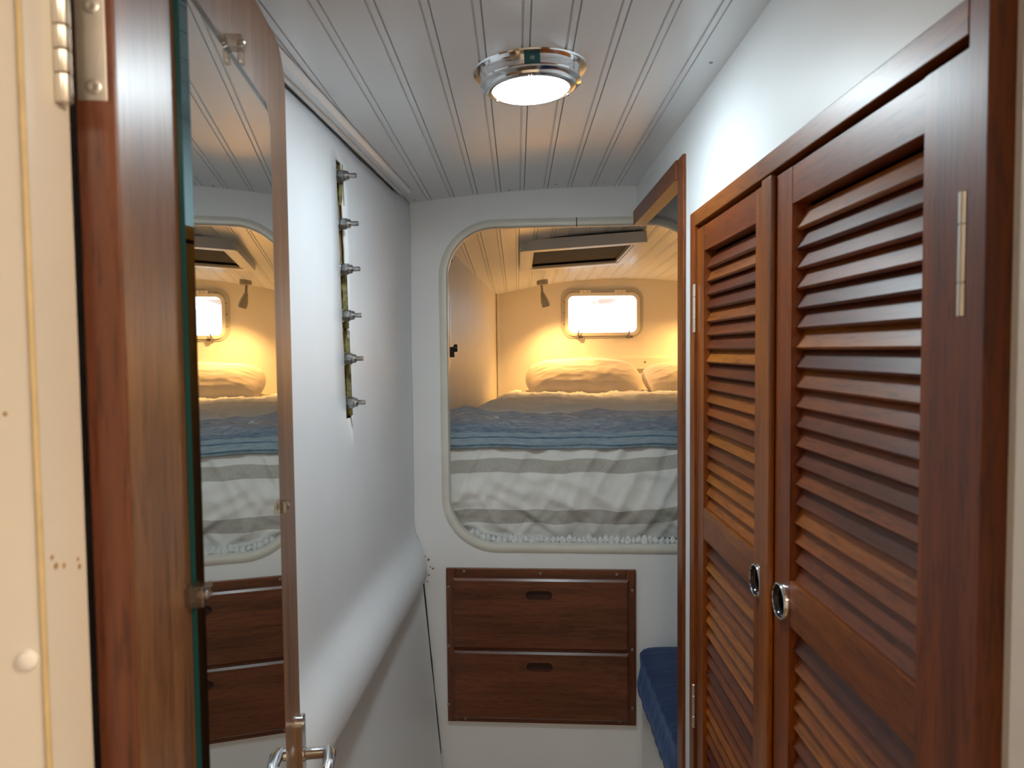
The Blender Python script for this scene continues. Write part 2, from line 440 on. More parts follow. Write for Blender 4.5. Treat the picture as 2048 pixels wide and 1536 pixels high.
for y in ysl:
    for q, (o_, z) in enumerate(upper):
        yy = y
        if abs(y-SL0) < .002 or abs(y-SL1) < .002:
            yy = y + slant(max(SZ0, min(SZ1, z))) + (.0035*N3(z*40, y*50, 1) if SZ0-.01 < z < SZ1+.01 else 0)
        zz = z
        if q == 0: zz = 1.895 + .006*N3(y*7, 0, 5) + (.018 if y > 1.8 else 0) - .03*max(0, 1.25-y)
        if q == 1: zz = 1.872 - .02*max(0, 1.25-y)
        k_ = 1.0
        if y > 1.90 and o_ > 0: k_ = .55+.45*math.cos((y-1.9)/.12*PI/2)      # ridge flattens into the bulkhead
        if y > 1.86 and z < .875: zz = z + .05*min(1, (y-1.86)/.16)            # its lower lip sweeps up
        und = .0025*N3(y*3, z*3, 7) if not (SZ0-.02 < z < SZ1+.02 and SL0-.01 < y < SL1+.01) else 0
        xx = xl(yy)+o_*k_+und
        if y > 2.018: yy = BY-BS*xx
        vs.append(Vector((xx, yy, zz)))
for i in range(len(ysl)-1):
    for j in range(nz-1):
        if abs(ysl[i]-SL0) < .002 and SZ0-.001 <= upper[j+1][1] and upper[j][1] <= SZ1+.001: continue
        fs.append((i*nz+j, (i+1)*nz+j, (i+1)*nz+j+1, i*nz+j+1))
g.add(vs, fs)
wl = put('wall_left', g, 'vinyl', None, True, 'soft white hull liner with a rounded ridge along its lower part', 'wall', kind='structure', angle=60)
md = wl.modifiers.new('thick', 'SOLIDIFY'); md.thickness = .004; md.offset = 1
# lower hull side
def low(u, v):
    y = .45+u*(1.998-.45); z = .89-.89*v
    near = (2.0-y)/1.5
    x_ = xl(y) + .020 - .075*min(1, near*1.6) + .085*min(1, v*.9)
    return Vector((x_, y, z))
g = G().grid(low, 20, 14)
put('lower_side', g, 'wall', wl, angle=60)
put('gap_shade_strip', G().tube([low(1, v/20)+Vector((.001, .012, 0)) for v in range(1, 13)], [.0014, .0022, .0018, .0014, .0012, .0018, .0012, .0008, .0014, .0014, .0012, .0010], 6), 'dark', wl, label='dark strip standing in for the shaded gap against the bulkhead')  # solid dark tube put in as the shade of the gap
# yellowed sealant crumbs where the ridge meets the bulkhead
for (px, py) in ((842, 1108), (850, 1113), (857, 1119), (861, 1134), (866, 1137), (858, 1150), (855, 1163)):
    p = onb(px, py)
    r = random.uniform(.0022, .0045)
    g = G().lathe([(r*.3, -.001), (r, 0), (r*.8, r*.4), (r*.2, r*.6)], p, (-BS, -1, 0), 7)
    for v in g.v: v.x += .001*N3(v.x*900, v.z*900, 1); v.z += .0012*N3(v.z*700, v.x*700, 3)
    put('sealant_crumb', g, 'stain', wl)

# ---- right wall with the alcove notch and the locker hole
XW = .325
wallR = [(.40, 0), (1.4045, 0), (1.4045, 1.845), (BY-BS*XW, 1.845), (BY-BS*XW, 1.96), (.40, 1.96)]
solo('wall_right', G().plate(wallR, [rect(.498, 1.285, .66, 1.722)], XW, XW+.02, T_yz), 'wall',
     'white passage wall above and around the louvred locker', 'wall', **ST)
# alcove behind the wooden post
g = G().box(.82, .84, 1.40, 1.97, 0, 2.0)
solo('wall_alcove_side', g, 'wall', 'white outer wall of the seat alcove', 'wall', **ST)
solo('wall_alcove_front', G().box(XW+.02, .82, 1.385, 1.405, 0, 2.0), 'wall', 'white partition between locker and seat alcove', 'wall', **ST)
def alc(u, v): return Vector((XW+.02+.475*u, 1.405+.56*v, 1.905+.02*math.sin(u*PI)+.004*N3(u*5, v*5, 2)))
solo('ceiling', G().grid(alc, 12, 12), 'plank', 'glossy white lining above the seat alcove', 'ceiling', **ST)

# wooden trim around the alcove: post and header
t3 = empty('trim_3', 'reddish wooden post and header framing the seat alcove', 'frame', Matrix.Translation((XW, 1.4, 0)), kind='structure')
put('post', G().box(XW-.0065, XW+.024, 1.4055, 1.452, 0, 1.872), 'teakZ', t3, bevel=.003)
put('header', G().box(XW-.010, XW+.024, 1.453, BY-BS*XW-.001, 1.832, 1.872), 'teakY', t3, bevel=.003)

# ---- sleeping berth shell
def bl(y): return -.262 + .081*(y-2.03)
wbl = put('wall_berth_left', G().add([(bl(y)+o_, y, z) for o_ in (-.02, 0) for y in (2.04, 3.9) for z in (.4, 2.0)],
      [(4, 5, 7, 6), (0, 2, 3, 1), (0, 1, 5, 4), (2, 6, 7, 3), (1, 3, 7, 5), (0, 4, 6, 2)]), 'berth', None, True,
      'white side wall of the berth beside the bed', 'wall', kind='structure')
PX0, PX1, PZ0, PZ1 = .272, .636, 1.588, 1.784
solo('wall_back', G().plate(rect(-.30, 1.7, .3, 2.05), [rrect(PX0-.012, PX1+.012, PZ0-.012, PZ1+.012, .045)], 3.9, 3.93, T_xz), 'berth',
     'cream back wall of the berth with the small window', 'wall', **ST)
solo('wall_berth_right', G().box(1.60, 1.62, 1.95, 3.9, .3, 2.05), 'berth', 'white far side wall of the berth', 'wall', **ST)
bc = put('ceiling', G().plate([(-.29, 2.085)] + [(x/100, zb(x/100, 2)+.016) for x in range(-29, 166, 6)] + [(1.64, 2.085)], [rect(9, 9.1, 9, 9.1)][:0], 2.03, 3.92, T_xz),
         'hull', None, True, 'white planked ceiling over the bed', 'ceiling', kind='structure')
bc.location.z = .03
x = -.296
while x < 1.58:
    x1 = x+PW*.96
    plank(x, x1, (zb(x, 2.03), zb(x1, 2.03)), (zb(x, 3.9), zb(x1, 3.9)), 2.03-BS*x, 3.9, 3.9, bc); x = x1
for o in list(bc.children): o.location.z -= .03
for px, py in ((1003, 575), (1330, 489)):
    p = on(px, py, (0, 0, 1.86), (0, 0, 1)); p.y = min(p.y, 3.86); p.z = zb(p.x, p.y)-.0005; screw(bc, p, (0, 0, -1), .004)
# battens in the berth
bt = put('trim_4', G().box(.33, 1.55, 3.885, 3.9, 1.392, 1.452), 'berth', None, True, 'low white batten on the back wall behind the pillows', 'batten', kind='structure', bevel=.002)
p = on(1290, 724, (0, 3.885, 0), (0, 1, 0)); screw(bt, p, (0, -1, 0), .006)
solo('trim_5', G().box(bl(3.88)+.002, bl(3.88)+.022, 3.872, 3.899, 1.2, 1.80), 'berth', 'thin white conduit upright in the corner of the berth', 'conduit', bevel=.004, **ST)

# ---- the bulkhead nearest the saloon, with its doorway
JL, JR, JY0, JY1 = -.2525, .2845, .3765, .415
wf = put('wall_front', G().plate(rect(-1.4, 1.7, 0, 2.09), [rect(JL, JR, .02, 2.02)], JY0, JY1, T_xz), 'jamb', None, True,
         'cream doorway bulkhead between saloon and passage', 'wall', kind='structure')
put('seam', G().tube([(JL-.0004, JY0-.0003, .1), (JL-.0004, JY0-.0003, 1.98)], .0016, 6), 'caulk', wf)
bp = on(57, 1320, (0, JY0, 0), (0, 1, 0))
put('screw_cap', G().lathe([(.0056, 0), (.0056, .001), (.0048, .0024), (.003, .0032), (.0006, .0035)], bp, (0, -1, 0), 20), 'hatchwhite', wf)
for (px, py, s_) in ((156, 1118, 1), (159, 1133, 1.3), (104, 1115, 1.2), (112, 1132, 1.5), (128, 1131, 1.2), (10, 828, 1)):
    p = on(px, py, (JL, 0, 0), (1, 0, 0)) if px > 70 else on(px, py, (0, JY0, 0), (0, 1, 0))
    ax = (1, 0, 0) if px > 70 else (0, -1, 0)
    if p.y > JY1-.001: p.y = JY1-.002
    r = .0013*s_
    put('stain', G().lathe([(r, 0), (r*.7, .0002), (r*.2, .0003)], p, ax, 9), 'stain', wf)

# ---- saloon behind the camera
solo('wall_saloon_left', G().box(-1.42, -1.40, -1.8, JY0, 0, 2.09), 'jamb', 'cream left wall of the saloon', 'wall', **ST)
solo('wall_saloon_right', G().box(1.70, 1.72, -1.8, 4.0, 0, 2.09), 'jamb', 'cream right side of the boat', 'wall', **ST)
solo('wall_saloon_back', G().box(-1.42, 1.72, -1.82, -1.80, 0, 2.09), 'jamb', 'cream wall at the end of the saloon', 'wall', **ST)
solo('ceiling', G().box(-1.4, 1.7, -1.8, JY0, 2.05, 2.085), 'jamb', 'plain cream ceiling of the saloon', 'ceiling', **ST)
for (lx_, ly_, lab, lens_) in ((.95, -.30, 'round warm ceiling lamp in the saloon beside the doorway', 'sallens'), (.02, -.80, 'unseen warm fill lamp added in the middle of the saloon', 'fill_lens')):  # second lamp is unseen, added as frontal fill for the passage bulkhead
    sl = empty('saloon_and_fill_lamp', lab, 'lamp', Matrix.Translation((lx_, ly_, 2.05)))
    put('base', G().lathe([(.14, 0), (.14, -.012), (.125, -.02)], (lx_, ly_, 2.05)), 'chrome', sl)
    put('lens', G().lathe([(.122, -.018), (.12, -.030), (.105, -.055), (.07, -.075), (.03, -.084), (.005, -.086)], (lx_, ly_, 2.05)), lens_, sl)

# ================================================================== MIRROR DOOR (left)
PHI = math.radians(-6.6)
HX, HY = -.233, .430
DM = Matrix.Translation((HX, HY, 0)) @ Matrix.Rotation(-PHI, 4, 'Z')     # local: x out of the face, y along the door, z up
DW, DT, DZ0, DZ1 = .505, .0225, .06, 1.876
dr = empty('door_1', 'open golden teak door carrying a long bevelled mirror', 'door', DM, kind='structure')
def T_d(a, b, w): return Vector((w, a, b))
rc = .055
outl = [(0, DZ0), (DW, DZ0)] + [(DW-rc+rc*math.cos(t*PI/16), DZ1-rc+rc*math.sin(t*PI/16)) for t in range(9)] + [(0, DZ1-.012)]
put('door_leaf', G().plate(outl, [], -DT, 0, T_d), 'doorZ', dr, world=False, bevel=.0018)
put('edge_dark_strip', G().box(-DT-.0002, -.0005, -.0010, .0035, DZ0+.001, DZ1-.014), 'drawerZ', dr, world=False, bevel=.001)  # strip of darker wood colour over the hinge edge
# mirror
MA0, MA1, MZ0, MZ1 = .099, .388, .55, 1.772
bw, th = .0110, .0068
mi = [(MA0+bw, MZ0+bw), (MA1-.008, MZ0+bw), (MA1-.008, MZ1-bw-.014), (MA1-.008-.010, MZ1-bw), (MA0+bw, MZ1-bw)]
mo = [(MA0, MZ0), (MA1, MZ0), (MA1, MZ1-.016), (MA1-.014, MZ1), (MA0, MZ1)]
mirror = put('mirror', G().add([T_d(a, b, th) for a, b in mi], [(0, 1, 2, 3, 4)]), 'mirror', dr, world=False, smooth=False, label='silvered mirror glass')
g = G(); g.add([T_d(a, b, th) for a, b in mi] + [T_d(a, b, th-.0026) for a, b in mo], [(i, (i+1) % 5, 5+(i+1) % 5, 5+i) for i in range(5)])
put('bevel', g, 'bevel', mirror, world=False, smooth=False, label='bevelled glass margin')
g = G(); g.add([T_d(a, b, th-.0026) for a, b in mo] + [T_d(a, b, .0004) for a, b in mo], [(i, (i+1) % 5, 5+(i+1) % 5, 5+i) for i in range(5)] + [(9, 8, 7, 6, 5)])
put('glass_edge', g, 'gedge', mirror, world=False, smooth=False, label='dark green glass edge')
def door_pt(px, py, w_=.0068):
    c = DM @ Vector((w_, 0, 0)); n = DM.to_3x3() @ Vector((1, 0, 0)); return DM.inverted() @ on(px, py, c, n)
for (px, py), kind in (((468, 120), 't'), ((570, 1008), 'r'), ((389, 1195), 'l')):
    p = door_pt(px, py); a, b = p.y, p.z
    g = G()
    if kind == 't':
        b = MZ1; g.box(0, .0155, a-.007, a+.007, b+.001, b+.013); g.box(.0105, .0155, a-.005, a+.005, b-.012, b+.001); scp = (.0155, a, b+.007)
    elif kind == 'r':
        a = MA1; g.box(0, .0135, a+.001, a+.014, b-.007, b+.007); g.box(.0102, .0135, a-.007, a+.001, b-.006, b+.006); scp = (.0135, a+.007, b)
    else:
        a = MA0; g.box(0, .0135, a-.014, a-.001, b-.008, b+.008); g.box(.0102, .0135, a-.001, a+.009, b-.006, b+.006); scp = (.0135, a-.007, b)
    cl = put('clip', g, 'clip', mirror, world=False, bevel=.0012, label='clear plastic mirror clip')
    put('clip_screw', G().lathe([(.0028, -.006), (.0034, 0), (.0024, .001), (.0008, .0004)], scp, (1, 0, 0), 10), 'steel', mirror, world=False)
# lever handle near the free edge
hp = door_pt(598, 1500, 0); ha, hb = DW-.019, 1.5-(1510-690)/FPX*.92
handle = put('handle', G().plate(rrect(ha-.011, ha+.014, hb-.075, hb+.052, .0115, 6), [], 0, .0075, T_d), 'chrome', dr, world=False, bevel=.0008, label='chrome lever handle with long backplate')
put('spindle_boss', G().lathe([(.0095, .003), (.0095, .008), (.0075, .010), (.0075, .036), (.0085, .038)], (0, ha+.001, hb), (1, 0, 0), 20), 'chrome', handle, world=False)
put('lever', G().tube([(.036, ha+.004, hb+.001), (.040, ha-.004, hb), (.041, ha-.02, hb-.004), (.039, ha-.045, hb-.014), (.032, ha-.075, hb-.026)], [.0085, .009, .008, .0065, .005], 14), 'chrome', handle, world=False)
put('grub_screw', G().lathe([(.003, 0), (.0032, .001), (.0015, .0012), (.001, .0002)], (.026, ha+.0003, hb-.0055), (0, -.3, -1), 8), 'black', handle, world=False)
put('screw', G().lathe([(.0032, 0), (.0034, .001), (.0015, .0016)], (.0075, ha+.001, hb+.040), (1, 0, 0), 10), 'steel', handle, world=False)
# butt hinge between jamb and door edge
hz0, hz1 = 1.5+(700-203)/FPX*.43, 1.5+.26
hg = put('hinge', G().box(-.0215, -.0050, -.0014, .0006, hz0, hz1), 'brass', dr, world=False, bevel=.0004, label='satin metal butt hinge')
kz = hz0-.009; kn = (DM.inverted() @ Vector((-.2490, .4050, 0)))[:2]
for i, L in enumerate((.016, .013, .013, .016, .016, .016)):
    put('knuckle', G().lathe([(.0040, 0), (.0045, .0008), (.0045, L-.0012), (.0040, L-.0006)], tuple(kn)+(kz,), (0, 0, 1), 14), 'brass', hg, world=False); kz += L
for zz in (hz0+.008, hz0+.054):
    put('screw', G().lathe([(.0046, 0), (.0046, .0003), (.0036, .0006), (.0012, .0002)], (-.0125, -.0014, zz), (0, -1, 0), 14), 'steel', hg, world=False)

# ================================================================== LOUVRED LOCKER (right)
XF = .312
lk = empty('locker', 'reddish teak wall locker with two tall louvred doors', 'cabinet', Matrix.Translation((XF, .9, .63)))
FY0, FY1, FZ0, FZ1 = .481, 1.297, .63, 1.736
IY0, IY1, IZ0, IZ1 = .503, 1.2655, .66, 1.7105
put('frame_stile', G().box(XF-.005, XF+.03, FY0, IY0, FZ0, FZ1), 'teakZ', lk, bevel=.0015)
put('frame_stile', G().box(XF-.005, XF+.03, IY1, FY1, FZ0, FZ1), 'teakZ', lk, bevel=.0015)
put('frame_rail', G().box(XF-.005, XF+.03, IY0+.0003, IY1-.0003, IZ1, FZ1), 'teakY', lk, bevel=.0015)
put('frame_rail', G().box(XF-.005, XF+.03, IY0+.0003, IY1-.0003, FZ0, IZ0), 'teakY', lk, bevel=.0015)
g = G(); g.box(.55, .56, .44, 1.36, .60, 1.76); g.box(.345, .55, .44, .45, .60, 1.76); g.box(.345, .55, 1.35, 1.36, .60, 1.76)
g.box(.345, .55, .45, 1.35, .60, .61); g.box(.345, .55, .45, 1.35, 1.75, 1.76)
put('carcass', g, 'lockerin_slotshade', lk, label='dark inside of the locker')

def slat_mesh(L):
    # cross-section in x (into the locker) and z; rounded front and back edges
    dx, dz, th_ = .0125, .0225, .0062
    d = Vector((dx, 0, dz)); u = d.normalized(); nrm = Vector((-u.z, 0, u.x))
    sec = []
    for end, s_ in ((Vector((0, 0, 0)), -1), (d, 1)):
        for t in range(5):
            a = (t/4-.5)*PI
            v = end + u*s_*math.cos(a)*th_*.16 + nrm*math.sin(a)*th_*.5*s_*-1
            sec.append(v)
    n = len(sec)
    g = G(); g.add([Vector((p.x, -L/2, p.z-dz/2)) for p in sec] + [Vector((p.x, L/2, p.z-dz/2)) for p in sec],
                   [(i, (i+1) % n, n+(i+1) % n, n+i) for i in range(n)] + [tuple(range(n)), tuple(range(2*n-1, n-1, -1))])
    return g

def louvre_door(y0, y1, s0, s1, z_mid, ring, hinge_y, hinges, ring_on_far, extra):
    # y0<y1: door edges along the passage; s0, s1: inner edges of the two stiles
    zt, zb_ = IZ1-.0065, IZ0+.002
    rails = [(1.662, zt), z_mid, (zb_, .715)]
    T = T_yz
    ry, rz, rr = ring
    near = rect(y0, s0, zb_, zt); far = rect(s1, y1, zb_, zt)
    g = G()
    g.plate(near, [circ(ry, rz, .0165)] if y0 < ry < s0 else [], XF, XF+.021, T)
    g.plate(far, [circ(ry, rz, .0165)] if s1 < ry < y1 else [], XF, XF+.021, T)
    door = put('door', g, 'teakZ', lk, smooth=False, origin=Vector((0, (y0+y1)/2-.9, zb_-.63)), label=extra)
    for a, b in rails: put('rail', G().box(XF+.0004, XF+.0206, s0, s1, a, b), 'teakY', door, bevel=.0008)
    # slats
    L = s1-s0-.0006; first = None
    dm = WM[door.name].inverted()
    for (hi, lo) in ((rails[0][0], rails[1][1]), (rails[1][0], rails[2][1])):
        hi -= .006; n = round((hi-lo)/.0223); pitch = (hi-lo)/n
        for i in range(n):
            z = hi-pitch*(i+.5)-.0005
            loc = dm @ Vector((XF+.0075, (s0+s1)/2, z))
            if first is None:
                first = put('slat', slat_mesh(L), 'slat', door, world=False, origin=None)
                first.location = loc
            else: dup(first, door, loc)
    # ring pull
    cx = XF
    put('pull_ring', G().lathe([(.0195, .0), (.0228, .0), (.0228, .0025), (.0215, .0050), (.0200, .0055), (.0192, .0045), (.0192, .0)], (cx, ry, rz), (-1, 0, 0), 32, cap=False), 'chrome', door, label='chrome finger ring')
    put('pull_cup', G().lathe([(.0194, .0045), (.0180, .0030), (.0164, -.001), (.0160, -.008), (.013, -.015), (.007, -.0185), (.001, -.019)], (cx, ry, rz), (-1, 0, 0), 28, cap=False), 'blackcup', door, label='black finger recess')
    for hz_a, hz_b in hinges:
        L_ = hz_b-hz_a; r = .0036
        pr = []
        for a, b in ((0, .27), (.275, .735), (.74, 1)):
            pr += [(r*.8, a*L_), (r, a*L_+.0006), (r, b*L_-.0006), (r*.8, b*L_)]
        put('hinge', G().lathe(pr, (XF-.0035, hinge_y, hz_a), (0, 0, 1), 14), 'brass', door, label='satin metal hinge barrel')
    return door
d1 = louvre_door(IY0+.0012, .8795, .5640, .8310, (1.177, 1.2305), (.8520, 1.1985, 1), IY0+.004, [(1.520, 1.606), (.82, .905)], False, 'louvred door beside the doorway bulkhead')
d2 = louvre_door(.8865, IY1-.0012, .9560, 1.2200, (1.177, 1.2305), (.9385, 1.1955, 1), IY1+.003, [(1.527, 1.611), (.823, .902)], True, 'louvred door beside the alcove post')
put('astragal', G().box(XF-.0075, XF+.0002, .8815, .9135, IZ0+.004, IZ1-.004), 'teakZ', d2, bevel=.0022)

# ================================================================== DRAWER UNIT
BM = Matrix.Translation(T_b(.058, 0, 0)) @ Matrix.Rotation(math.atan(-BS), 4, 'Z')
BM.translation.z = .4535
du = empty('drawer_unit', 'dark teak two-drawer unit set in the white bulkhead under the berth', 'drawers', BM)
U0, U1, Z0, Z1 = -.206, .320, .4535, .8915
put('frame_stile', G().box(U0, U0+.027, Z0, Z1, 0, .011, lambda a, b, w: T_b(a, b, w)), 'drawerZ', du, bevel=.0015)
put('frame_stile', G().box(U1-.027, U1, Z0, Z1, 0, .011, lambda a, b, w: T_b(a, b, w)), 'drawerZ', du, bevel=.0015)
for a, b in ((Z0, .478), (.655, .677), (.858, Z1)):
    put('frame_rail', G().box(U0+.0275, U1-.0275, a, b, 0, .0105, lambda p, q, w: T_b(p, q, w)), 'drawerX', du, bevel=.0012)
def drawer(za, zb2, slot_z):
    ua, ub = -.187, .300
    uc = .054; hole = rrect(uc-.0365, uc+.0365, slot_z-.0125, slot_z+.0125, .0124, 6)
    ch = .006
    o_ = [(ua, za), (ub, za), (ub, zb2), (ua, zb2)]; i_ = [(ua+ch, za+ch), (ub-ch, za+ch), (ub-ch, zb2-ch), (ua+ch, zb2-ch)]
    g = G(); g.plate(i_, [hole], .0105, .0225, T_b)
    g.add([T_b(a, b, .0108) for a, b in o_] + [T_b(a, b, .0180) for a, b in o_] + [T_b(a, b, .0224) for a, b in i_],
          [(i, (i+1) % 4, 4+(i+1) % 4, 4+i) for i in range(4)] + [(4+i, 4+(i+1) % 4, 8+(i+1) % 4, 8+i) for i in range(4)])
    d = put('drawer', g, 'drawerX', du, smooth=False)
    put('slot_shade_floor', G().plate(hole, [], .0106, .0112, T_b), 'lockerin_slotshade', d, smooth=False, label='finger slot floor with the recess shade put into its colour')  # dark floor plate carries the shade of the shallow slot in its colour
drawer(.667, .8665, .8215); drawer(.468, .6605, .619)
for px, py in ((929, 1141), (1081, 1145), (1233, 1147), (898, 1171), (899, 1289), (899, 1405), (1264, 1179), (1264, 1297), (1264, 1413), (932, 1433), (1238, 1439)):
    p = onb(px, py); screw(du, T_b(p.x, p.z, .0110), (-BS, -1, 0), .0042)

# ================================================================== SEAT IN THE ALCOVE
bs = solo('bench_base', G().box(XW+.008, .818, 1.407, 1.949, 0, .553), 'wall', 'white bench box under the navy seat cushion', 'bench', bevel=.004)
def cushion():
    g = G(); nx, ny, nz_ = 20, 26, 8
    x0, x1, y0, y1, z0, z1 = .316, .810, 1.415, 1.952, .555, .692
    bm = bmesh.new()
    bmesh.ops.create_cube(bm, size=1)
    bmesh.ops.subdivide_edges(bm, edges=bm.edges, cuts=21, use_grid_fill=True)
    vs = []
    for v in bm.verts:
        p = v.co*2; q = Vector(p); e = 13
        k_ = (abs(p.x)**e+abs(p.y)**e+abs(p.z)**e)**(1/e); q = p/k_
        z = (z0+z1)/2+q.z*(z1-z0)/2
        x_ = (x0+x1)/2+q.x*(x1-x0)/2; y_ = (y0+y1)/2+q.y*(y1-y0)/2
        fold = .0035*math.sin(y_*105+4*N3(x_*6, y_*3, z*4))*(.4+.6*max(0, -q.x))
        if q.z > .5: z += .006*(1-q.x**2)*(1-q.y**2)+fold*.6
        if q.x < -.7: x_ += fold*.8+.004*math.sin(z*60)
        vs.append((x_, y_, max(z, z0)))
    g.add(vs, [[v.index for v in f.verts] for f in bm.faces]); bm.free()
    return g
solo('seat_cushion', cushion(), 'navy', 'navy blue velvet seat cushion in the alcove', 'cushion', angle=80)

# ================================================================== BED
def bxl(y): return bl(max(y, 2.06))+.006
solo('mattress', G().box(-.10, 1.58, 2.14, 3.80, .93, 1.24), 'berth', 'thick mattress under the striped duvet', 'mattress', bevel=.04, seg=3)
solo('bed_base', G().box(-.10, 1.59, 2.055, 3.89, 0, .925), 'berth', 'white plinth carrying the mattress', 'bed base')
FH = .268; RAD = .070; TOP = 1.60
PL = [0, FH, FH+RAD*PI/2, FH+RAD*PI/2+TOP]
def bed_path(s):
    zb0 = .950; yf = 2.085
    if s < PL[1]: 
        t = s/PL[1]; return yf-.022*math.sin(t*PI)+.012*(1-t), zb0+s, 0
    if s < PL[2]:
        a = (s-PL[1])/RAD; return yf+RAD*(1-math.cos(a)), zb0+FH+RAD*math.sin(a)*.82, a
    d = s-PL[2]; return yf+RAD+d, zb0+FH+RAD*.82+.010*math.sin(min(1, d/1.6)*PI), PI/2
def duvet_fn(u, v):
    s = PL[3]*(v**1.25)
    y, z, a = bed_path(s)
    x0 = bxl(y)+.012; xx = x0+(1.56-x0)*(u**1.35)
    nx, ny, nz_ = 0, -math.cos(a), math.sin(a)
    # crinkles
    if s < PL[1]+.05:
        k_ = 1-abs(s-.13)/.25
        d = .010*N3(xx*5+s*4, s*3, 1) + .006*N3(xx*18-s*9, s*4, 2) + .004*N3(xx*9+s*15, s*12-xx*6, 5)
        lo_ = max(0, 1-abs(s-.085)/.12)
        r = 1-abs(N3(xx*8+s*9, s*10-xx*3.0, 9)); d += .011*lo_*max(0, r-.72)/.28
        r = 1-abs(N3(xx*15-s*9, s*4.5, 19)); d += .0065*max(0, r-.72)/.28
        r = 1-abs(N3(xx*7+s*8, s*6-xx, 39)); d += .007*max(0, r-.82)/.18
        r = 1-abs(N3(xx*22, s*34+xx*6, 29)); d += .0028*lo_*max(0, r-.6)/.4
        d += .006*math.sin(xx*70+3*N3(xx*3, s*2, 4))*max(0, (s-.14)/.15)**1.5*.8
    else:
        r = 1-abs(N3(xx*7+1, y*13, 3)); r2 = 1-abs(N3(xx*15+4, y*27, 8))
        d = .008*N3(xx*4, y*6, 6)+.010*max(0, r-.72)/.28+.006*max(0, r2-.75)/.25
    # rounded left side on the top
    e = max(0, 1-(xx-x0)/.10)
    if s > PL[1]: z -= .055*e*e*min(1, (s-PL[1])/.2)
    d += .006
    return Vector((xx, y+ny*d, z+nz_*d))
def duvet_uv(u, v):
    s = PL[3]*(v**1.25)
    y, z, a = bed_path(s); x0 = bxl(y)+.012; xx = x0+(1.56-x0)*(u**1.35)
    wob = .016*N3(xx*5+1, s*1.5, 11)+(.007+.012*max(0, 1-s/.12))*N3(xx*11, s*3, 12)-.010*math.sin(max(0, min(1, (xx+.2)/.9))*PI)*.6
    return (xx, s+wob)
g = G().grid(duvet_fn, 240, 190, duvet_uv)
dv = put('duvet', g, 'duvet', None, True, 'white duvet with two grey-beige stripes hanging over the bed front', 'duvet', angle=180)
md = dv.modifiers.new('thick', 'SOLIDIFY'); md.thickness = .012; md.offset = -1
# tufted edge on the sill of the opening
g = G(); bm = bmesh.new(); bmesh.ops.create_icosphere(bm, subdivisions=2, radius=1)
vs = []
for v in bm.verts:
    p = v.co.copy(); k_ = 1+.28*N3(p.x*3, p.y*3, p.z*3)+.16*N3(p.x*8, p.y*8, p.z*8)
    up = max(0, p.z); r = (1-.55*up**1.2)
    vs.append((p.x*.0098*k_*r, p.y*.011*k_*r, p.z*.0135*k_+.006))
g.add(vs, [[v.index for v in f.verts] for f in bm.faces]); bm.free()
first = None; i = 0; x = -.135
while x < .50:
    sill = OZ0 + (0 if x > OU0+ORAD else ORAD-math.sqrt(max(0, ORAD**2-(OU0+ORAD-x)**2)))
    loc = Vector((x, BY-BS*x+.030+.004*math.sin(i*2.1), sill+.002))
    if first is None:
        first = put('fringe_tuft', g, 'tuft', dv, world=False); first.location = loc; o = first
    else: o = dup(first, dv, loc)
    o.rotation_euler = (random.uniform(-.2, .2), random.uniform(-.25, .25), random.uniform(0, 6)); sc = random.uniform(.9, 1.1); o.scale = (sc, sc, sc*random.uniform(.85, 1.2))
    x += .0150+random.uniform(-.001, .0015); i += 1

# throw laid over the front edge
def throw_fn(u, v):
    s = .266 + v*.255
    x0 = -.232; xx = x0+(1.45-x0)*u
    s0 = s + (.010*N3(xx*3, 0, 21)+.004*N3(xx*9, 0, 22))*(1-v) + .030*N3(xx*2.5+2, 1, 23)*v
    y, z, a = bed_path(s0); a_ = a
    x0b = bxl(max(y, 2.06))
    ny, nz_ = -math.cos(a_), math.sin(a_)
    r = 1-abs(N3(xx*3+1, s0*11, 31)); r2 = 1-abs(N3(xx*8, s0*26, 33))
    d = .017 + .007*N3(xx*4, s0*9, 30)+.012*max(0, r-.7)/.3+.005*max(0, r2-.7)/.3
    d += .018*max(0, 1-abs(xx+.16)/.09)*max(0, v-.1)                 # bunched at the left wall
    if v > .93: d -= .022*(v-.93)/.07
    if v < .05: d -= .012*(1-v/.05)
    return Vector((max(xx, x0b+.004), y+ny*d, z+nz_*d))
def throw_uv(u, v): return (u*1.68, v*.255)
th_ = put('throw_blanket', G().grid(throw_fn, 260, 70, throw_uv), 'throw', None, True, 'blue and grey striped chenille throw across the foot of the bed', 'blanket', angle=180)
md = th_.modifiers.new('thick', 'SOLIDIFY'); md.thickness = .010; md.offset = -1

# pillows
def pillow(c, wx, h, dep, tilt, seed):
    g = G(); n = 40; R = Matrix.Rotation(tilt, 3, 'X')
    vs = []
    for side in (1, -1):
        for j in range(n+1):
            for i in range(n+1):
                u, v = i/n*2-1, j/n*2-1
                pin = 1-.10*(abs(v)**2)*(abs(u)**6); pv = 1-.13*(abs(u)**2)
                t = max(0, (1-abs(u)**3.2)*(1-abs(v)**2.6))**.62
                d = t*dep/2
                wr = .009*N3(u*1.6+seed, v*1.6, 3)+.003*N3(u*5+seed, v*4, 8)
                rr = 1-abs(N3(u*3+seed, v*4+side, 14)); wr += .004*max(0, rr-.85)/.15
                e = max(abs(u), abs(v)); wr *= min(1, t*1.5)
                p = Vector((u*wx/2*pin, -side*(d+wr*(1 if side > 0 else .4)), v*h/2*pv))
                vs.append(Vector(c)+R @ p)
    fs = []; m = (n+1)*(n+1)
    for j in range(n):
        for i in range(n):
            a = j*(n+1)+i; q = (a, a+1, a+n+2, a+n+1)
            fs.append(q); fs.append(tuple(m+k_ for k_ in reversed(q)))
    g.add(vs, fs)
    me_g = g
    return me_g
